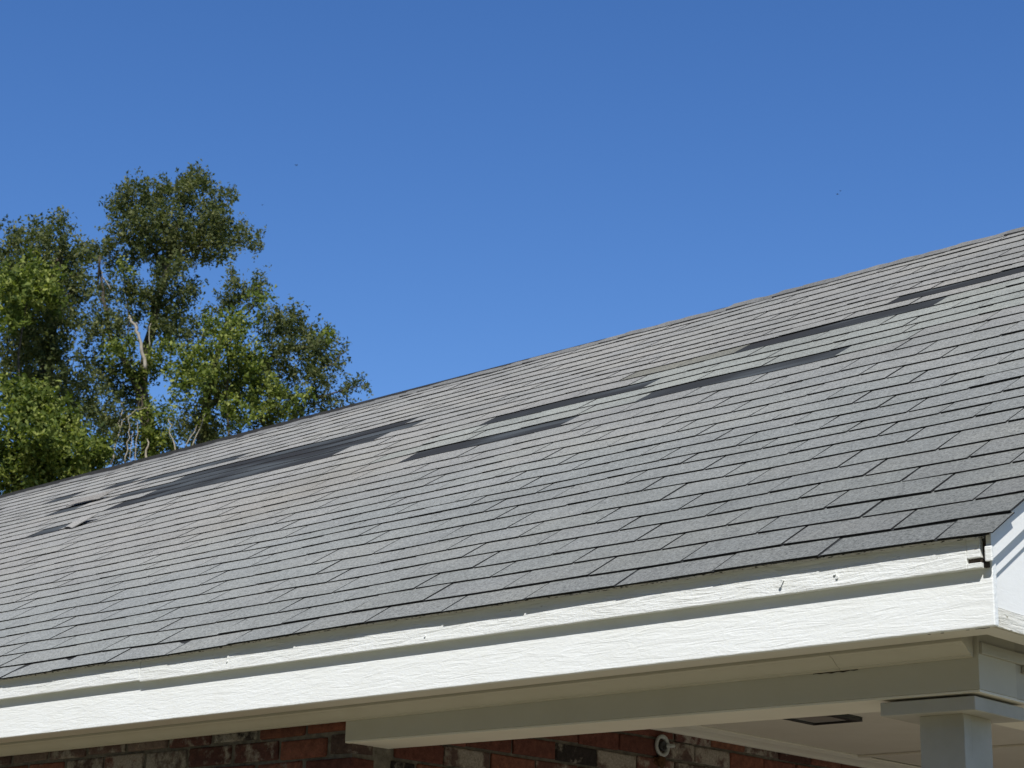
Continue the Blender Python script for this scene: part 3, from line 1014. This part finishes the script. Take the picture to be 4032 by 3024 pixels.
LEAF = np.array([(-0.5, 0.0, 0.0), (-0.12, -0.26, 0.05), (0.5, 0.0, -0.04), (-0.12, 0.26, 0.05)])
def leaf_cloud(name, blobs, dist, spread, mat, parent, size, dens, seed, lit=0.5):
    """blobs (u, v, radius): foliage masses; each is filled with twigs, each twig with leaves"""
    r = np.random.default_rng(seed)
    cen, rr = [], []
    pxm = FPX / (dist * 1.07) * ZS
    for (u, v, ra) in blobs:
        x, y = zp(u, v)
        R = ra / pxm
        dd = dist + r.normal(0, spread)
        P = far_point(x, y, dd)
        ntw = max(3, int(dens * 52 * (R / 0.4) ** 2))
        d = r.normal(size=(ntw, 3)); d /= np.linalg.norm(d, axis=1)[:, None]
        rad_ = R * (0.25 + 0.80 * r.random(ntw) ** 0.55)
        off = d * rad_[:, None]
        off[:, 2] *= 0.92
        tw = P + off
        for k in range(ntw):
            nl = int(r.integers(14, 26))
            td = d[k] * 0.8 + r.normal(0, 0.45, 3) + np.array([0, 0, 0.55]); td /= np.linalg.norm(td)
            ln = 0.22 + 0.26 * r.random()
            q = tw[k] + np.outer(r.random(nl) - 0.3, td) * ln + r.normal(0, 0.048, (nl, 3))
            cen.append(q)
            rr.append(np.clip(r.normal(lit, 0.22) + r.normal(0, 0.2, nl), 0, 1))
    C_ = np.concatenate(cen); sh = np.concatenate(rr)
    n = len(C_)
    # leaf frames: normals lean upward and outward
    nn = r.normal(size=(n, 3)) + np.array([0.05, -0.1, 0.55]); nn /= np.linalg.norm(nn, axis=1)[:, None]
    aa = np.cross(nn, r.normal(size=(n, 3))); aa /= np.linalg.norm(aa, axis=1)[:, None]
    bb = np.cross(nn, aa)
    sz = size * np.clip(r.normal(1, 0.25, n), 0.5, 1.7)
    V = (C_[:, None, :] + sz[:, None, None] * (LEAF[None, :, 0, None] * aa[:, None, :] + LEAF[None, :, 1, None] * bb[:, None, :] + LEAF[None, :, 2, None] * nn[:, None, :]))
    V = V.reshape(-1, 3)
    me = bpy.data.meshes.new(name)
    me.vertices.add(4 * n); me.vertices.foreach_set('co', V.ravel())
    me.loops.add(4 * n); me.loops.foreach_set('vertex_index', np.arange(4 * n))
    me.polygons.add(n)
    me.polygons.foreach_set('loop_start', np.arange(0, 4 * n, 4))
    me.polygons.foreach_set('loop_total', np.full(n, 4))
    at = me.attributes.new('shade', 'FLOAT', 'POINT')
    at.data.foreach_set('value', np.repeat(sh, 4))
    me.update(); me.validate()
    o = link(name, me, mat, parent)
    return o

def wood(name, lines, dist, mat, parent, jit=0.0):
    """lines: list of ([(u, v), ...], r0, r1) in metres"""
    b = MB()
    for pts, r0, r1 in lines:
        P = []
        for k, q in enumerate(pts):
            p = far_point(*zp(*q), dist + (jit * math.sin(1.7 * k + q[0]) if jit else 0))
            P.append(p)
        # refine
        Q = []
        for a, c in zip(P[:-1], P[1:]):
            for t_ in (0, 0.34, 0.67):
                Q.append(a + (c - a) * t_ + np.array([rnd.gauss(0, 0.02), rnd.gauss(0, 0.02), 0]) * (t_ > 0))
        Q.append(P[-1])
        b.tube(Q, list(np.linspace(r0, r1, len(Q))), 7)
    return b.build(name, mat, parent, True)

def base(u, dist):
    p = far_point(*zp(u, 1500), dist)
    return (float(p[0]), float(p[1]), GZ)
def down(u, dist):
    """image row where the ground is, for a trunk that starts there"""
    p = far_point(*zp(u, 1500), dist); p[2] = GZ
    q = to_px(p)
    return (q[0] * ZS, (q[1] - 600) * ZS)

# central tall tree
DC = 42.0
tc_ = empty('oak_tree', base(800, DC))
tag(tc_, 'tall dark-leaved tree with a high crown and a pale bare dead branch', 'tree')
cen_top = [(730,300,110),(850,260,100),(980,230,100),(1080,200,100),(1190,280,75),(700,420,100),(820,420,120),(950,420,130),(1080,400,130),(1180,400,100),
           (1275,440,70),(1350,480,55),(1405,508,30),(720,540,85),(850,530,95),(1000,540,110),(1130,520,100),(1220,540,60),(900,640,75),(970,630,65),
           (635,330,50),(735,180,36),(715,215,40),(1100,140,34),(1085,160,40),(1255,235,36),(1040,160,36),(890,190,34),(800,210,36),(620,300,30),(1380,440,28)]
cen_mid = [(760,770,80),(850,800,80),(980,790,85),(1040,740,42),(900,870,65),(700,880,70),(650,620,60),(560,560,65),(500,545,50),(455,520,36),(560,730,50),
           (620,780,60),(560,900,70),(640,960,70),(540,1000,50),(900,950,70),(960,900,60),(960,1000,65),(700,720,50),(880,700,55),(470,580,45),(590,500,35)]
cen_low = [(600,1250,75),(680,1300,75),(560,1380,85),(640,1480,75),(560,1560,70),(740,1350,50),(500,1250,60),(520,1150,60),(480,1460,55),(620,1180,60),(700,1420,50),(450,1060,50),(480,960,50),(560,1640,60),(620,1500,60),(500,1700,50),(700,1550,40),(1000,1480,60),(960,1620,50),(1040,1560,60),(430,1560,50),(620,1680,50),(690,1640,45),(740,1560,40),(760,1680,40)]
leaf_cloud('crown', cen_top + cen_mid + cen_low, DC, 0.7, M['leaf'], tc_, 0.082, 1.05, 1, 0.5)
wood('trunk', [([down(830, DC), (815,1650),(800,1450),(765,1300),(800,1050),(850,850),(905,650),(950,450),(1000,280)], 0.20, 0.03),
               ([(765,1300),(690,1150),(600,1000),(560,800),(540,620)], 0.09, 0.02), ([(850,850),(960,780),(1040,740)], 0.05, 0.012),
               ([(905,650),(820,500),(740,330)], 0.06, 0.012), ([(930,560),(1080,420),(1190,310)], 0.06, 0.012), ([(930,560),(1150,500),(1330,490)], 0.05, 0.01),
               ([(545,560),(535,780),(610,900)], 0.03, 0.01), ([(700,720),(700,900)], 0.025, 0.012)], DC, M['bark'], tc_, 0.3)
wood('dead_branch', [([(790,1175),(772,1090),(757,1010),(742,952),(712,905),(702,890)], 0.042, 0.022), ([(748,985),(747,940),(744,925)], 0.016, 0.009),
                     ([(815,1060),(812,990),(822,930)], 0.012, 0.008), ], DC - 1.15, M['deadwood'], tc_)
wood('dead_branch', [([(600,745),(570,690),(555,650)], 0.012, 0.007)], DC - 1.3, M['deadwood'], tc_)
wood('dead_stem', [([(600,1700),(628,1590),(655,1500),(660,1430),(655,1350)], 0.022, 0.008), ([(655,1500),(690,1440),(740,1400),(800,1390)], 0.012, 0.006),
                   ([(680,1700),(690,1580),(705,1500),(698,1440)], 0.013, 0.006), ([(738,1700),(742,1560),(748,1465)], 0.012, 0.006), ([(720,1700),(712,1600),(730,1520)], 0.010, 0.005),
                   ([(800,1700),(795,1620),(800,1560)], 0.03, 0.01)], DC - 1.0, M['deadwood'], tc_)

vc = empty('climbing_vine', base(760, DC - 0.5))
tag(vc, 'thin pale green vine climbing the trunk of the tall tree around the dead branch', 'vine')
vin_c = [(700,1060,60),(640,1100,60),(780,1160,60),(880,1080,75),(880,1180,55),(560,1080,40),(660,630,34),(700,680,30),(700,1240,45),(770,1290,45),(800,1400,45),(790,1500,40),(820,1650,40),(750,1220,40),(860,1500,75),(910,1430,50),(840,1600,60),(900,1580,55),(860,1560,60),(860,930,36),(1030,750,30)]
leaf_cloud('foliage', vin_c, DC - 0.4, 0.25, M['vine'], vc, 0.085, 0.9, 8, 0.5)
wood('stem', [([down(760, DC - 0.4), (800,1650),(790,1450),(745,1250),(700,1050),(690,800),(670,640)], 0.03, 0.008)], DC - 0.35, M['bark'], vc)

# left tree
DL = 36.0
tl_ = empty('broadleaf_tree', base(230, DL))
tag(tl_, 'broad dark tree at the left edge of the picture, its front overgrown by vine', 'tree')
lft = [(60,450,50),(50,540,80),(210,430,50),(210,520,80),(330,395,50),(345,345,26),(340,500,80),(300,620,100),(400,640,85),(440,580,50),(380,760,100),(300,820,110),(440,760,60),
       (330,950,100),(400,900,70),(310,1080,90),(200,1000,120),(250,1180,120),(120,1180,110),(330,1230,70),(400,1330,85),(460,1400,60),(420,1240,55),(40,1050,90),(60,1220,90),
       (150,900,120),(60,800,120),(130,640,110),(130,1050,110),(20,640,80),(200,700,110),(75,410,34),(190,395,32),(290,370,30),(240,460,50),(130,500,50),(350,1400,80),(280,1320,90),(380,1480,60)]
leaf_cloud('crown', lft, DL + 1.2, 0.6, M['leaf'], tl_, 0.082, 1.0, 2, 0.5)
wood('trunk', [([down(230, DL), (230,1650),(240,1250),(280,900),(320,600),(340,450)], 0.24, 0.03), ([(250,1200),(150,900),(60,600)], 0.10, 0.02), ([(270,950),(400,750),(430,620)], 0.07, 0.015)], DL + 1.2, M['bark'], tl_, 0.3)
vl = empty('climbing_vine', base(120, DL - 1))
tag(vl, 'bright green leafy vine draped over the tree at the left edge down to the roof', 'vine')
vin_l = [(150,640,65),(240,680,75),(100,720,75),(200,760,85),(40,800,80),(60,900,70),(120,880,60),(30,700,55),(270,750,55),(290,830,45),
         (60,1350,100),(180,1420,115),(300,1440,95),(80,1500,110),(220,1560,120),(340,1540,85),(60,1620,90),(400,1600,60),(450,1610,50),(520,1630,50),(140,1330,80),(230,1340,60),(420,1520,40),(560,1625,40),(250,1640,100),(40,1750,110),(150,1730,110),(260,1740,90),(360,1680,90),(60,1850,80),(180,1830,80),(300,1800,70),(450,1690,65),(550,1690,50),(420,1760,50)]
leaf_cloud('foliage', vin_l, DL - 0.6, 0.35, M['vine'], vl, 0.098, 1.1, 3, 0.5)
wood('stem', [([down(120, DL - 0.6), (120,1650),(110,1400),(100,1100),(150,700)], 0.04, 0.012), ([(118,1500),(250,1420),(330,1420)], 0.02, 0.008)], DL - 0.4, M['bark'], vl)

# right, lower tree
DR = 39.0
tr_ = empty('small_oak_tree', base(1180, DR))
tag(tr_, 'lower spreading tree rising just above the roof ridge, with thin branches reaching right', 'tree')
rgt = [(1280,780,75),(1340,740,65),(1380,820,50),(1230,840,55),(1400,715,24),(1410,665,16),(1262,690,24),(1258,640,14),(1440,900,50),(1480,960,80),(1560,920,75),(1600,1000,80),(1520,1080,80),(1600,1120,80),
       (1680,1080,75),(1740,1040,70),(1790,1000,45),(1740,1160,85),(1820,1140,50),(1660,1220,80),(1780,1220,50),(1720,1290,50),(1620,1340,65),(1560,1440,65),(1460,1500,60),
       (1640,1420,50),(1720,1370,42),(1790,1350,38),(1870,1300,42),(1905,1275,34),(1960,1260,30),(1995,1262,18),(1850,1340,28),(1080,1420,80),(1120,1520,80),(1200,1540,60),
       (1080,960,55),(1060,1010,50),(1200,1250,110),(1330,1250,110),(1100,1250,100),(1300,1420,110),(1450,1400,90),(1420,1180,80),(1500,1240,90),(1590,880,36),(1640,900,28),(1660,970,45),(1870,1080,22),(1120,890,36),(1030,1080,50),
       (1780,1390,40),(1860,1380,30),(1700,1440,40)]
leaf_cloud('crown', rgt, DR + 0.8, 0.5, M['leaf'], tr_, 0.080, 1.0, 4, 0.5)
wood('trunk', [([down(1090, DR), (1095,1650),(1110,1450),(1140,1250),(1210,1000),(1280,800)], 0.17, 0.02), ([(1120,1400),(1330,1250),(1520,1080),(1700,1060),(1790,1000)], 0.08, 0.01),
               ([(1330,1250),(1560,1330),(1750,1330),(1880,1290),(1990,1260)], 0.04, 0.006), ([(1210,1000),(1380,840),(1400,720)], 0.03, 0.006), ([(1260,800),(1260,640)], 0.012, 0.004),
               ([(1520,1080),(1590,930),(1640,880)], 0.03, 0.006), ([(1700,1200),(1830,1140),(1885,1070)], 0.02, 0.004)], DR + 0.8, M['bark'], tr_, 0.25)
wood('dead_stem', [([(975,1700),(950,1590),(925,1500),(918,1450)], 0.016, 0.007), ([(1040,1620),(1090,1500),(1120,1420)], 0.014, 0.006), ([(1010,1600),(1060,1520),(1075,1480)], 0.012, 0.006)], DR - 0.8, M['deadwood'], tr_)
vr = empty('climbing_vine', base(1250, DR - 1))
tag(vr, 'yellow-green vine heaped over the lower tree just behind the roof ridge', 'vine')
vin_r = [(1180,940,60),(1250,960,80),(1320,930,60),(1220,1050,85),(1320,1080,85),(1150,1080,60),(1280,1180,70),(1380,1160,75),(1400,1280,70),(1280,1320,60),(1150,1200,60),
         (1040,1120,80),(1000,1220,85),(1080,1240,60),(960,1330,55),(1440,1360,60),(1520,1290,60),(1560,1390,50),(1240,1400,60),(1340,1440,60),
         (1440,790,36),(1440,860,28),(1400,770,26),(1820,975,28),(1800,1010,26),(1650,1330,40),(1480,1440,45),(1130,1420,36)]
leaf_cloud('foliage', vin_r, DR - 0.7, 0.35, M['vine'], vr, 0.085, 1.0, 5, 0.5)
wood('stem', [([down(1250, DR - 0.7), (1250,1650),(1240,1400),(1250,1100),(1260,950)], 0.035, 0.01)], DR - 0.4, M['bark'], vr)

# ------------------------------------------------------------------ unseen tree belt added behind the camera to block sky light and deepen shade
r_ = np.random.default_rng(77)
nb = 16000
ang = r_.uniform(math.radians(-175), math.radians(-5), nb)
dist_ = r_.uniform(21, 29, nb)
top_ = 17.5 + 2.5 * np.sin(ang * 9) + 1.5 * np.sin(ang * 23 + 1)
zz = GZ + 0.3 + top_ * r_.random(nb) ** 0.9
Cw = np.stack([dist_ * np.cos(ang), -2 + dist_ * np.sin(ang), zz], 1)
nn = r_.normal(size=(nb, 3)); nn /= np.linalg.norm(nn, axis=1)[:, None]
aa = np.cross(nn, r_.normal(size=(nb, 3))); aa /= np.linalg.norm(aa, axis=1)[:, None]
bb = np.cross(nn, aa)
sz = 0.9
V = (Cw[:, None, :] + sz * (LEAF[None, :, 0, None] * aa[:, None, :] + LEAF[None, :, 1, None] * 1.6 * bb[:, None, :])).reshape(-1, 3)
me = bpy.data.meshes.new('wood')
me.from_pydata(V.tolist(), [], [tuple(range(4 * i, 4 * i + 4)) for i in range(nb)])
at = me.attributes.new('shade', 'FLOAT', 'POINT')
at.data.foreach_set('value', np.repeat(r_.random(nb) * 0.6, 4))
tag(link('wood', me, M['leaf']), kind='stuff')

# ------------------------------------------------------------------ birds, far up
def bird(px, py, dist, span, yaw, dihedral, label):
    c = far_point(px, py, dist)
    b = MB()
    prof = [(-0.42, 0.02), (-0.3, 0.06), (-0.05, 0.085), (0.2, 0.06), (0.33, 0.05), (0.42, 0.012)]
    b.tube([(0, x_ * span, 0) for x_, _ in prof], [w * span for _, w in prof], 7)
    for sgn in (-1, 1):
        z1_ = 0.22 * dihedral * span; z2_ = 0.30 * dihedral * span
        top = [(0, -0.12, 0.02), (0, 0.16, 0.02), (sgn * 0.28, 0.14, z1_ / span), (sgn * 0.28, -0.10, z1_ / span), (sgn * 0.5, -0.10, z2_ / span), (sgn * 0.48, -0.02, z2_ / span)]
        top = [(p[0] * span, p[1] * span, p[2] * span) for p in top]
        low = [(p[0], p[1], p[2] - 0.012 * span) for p in top]
        b.add(top + low, [(0, 1, 2, 3), (3, 2, 5, 4), (9, 8, 7, 6), (10, 11, 8, 9), (1, 0, 6, 7), (2, 1, 7, 8), (5, 2, 8, 11), (4, 5, 11, 10), (3, 4, 10, 9), (0, 3, 9, 6)])
    b.add([(-0.06 * span, -0.55 * span, 0), (0.06 * span, -0.55 * span, 0), (0.02 * span, -0.36 * span, 0.01), (-0.02 * span, -0.36 * span, 0.01), (0, -0.45 * span, -0.02 * span)],
          [(0, 1, 2, 3), (0, 4, 1), (1, 4, 2), (2, 4, 3), (3, 4, 0)])
    mr = Matrix.Rotation(yaw, 4, 'Z')
    b.v = [tuple((mr @ Vector(p)) + Vector(c)) for p in b.v]
    tag(b.build('bird', M['bird']), label, 'bird', 'birds far up in the blue sky')
bird(1166, 651, 85.0, 0.20, 0.5, 0.6, 'tiny dark bird right of the tall tree top, the higher of two there')
bird(1033, 807, 85.0, 0.14, 1.2, 0.3, 'tiny dark bird right of the tall tree crown, the lower of two there')
bird(3297, 765, 85.0, 0.15, 2.4, 0.5, 'lower of the two tiny birds close together above the roof on the right')
bird(3309, 752, 88.0, 0.13, 0.2, 0.5, 'upper of the two tiny birds close together above the roof on the right')
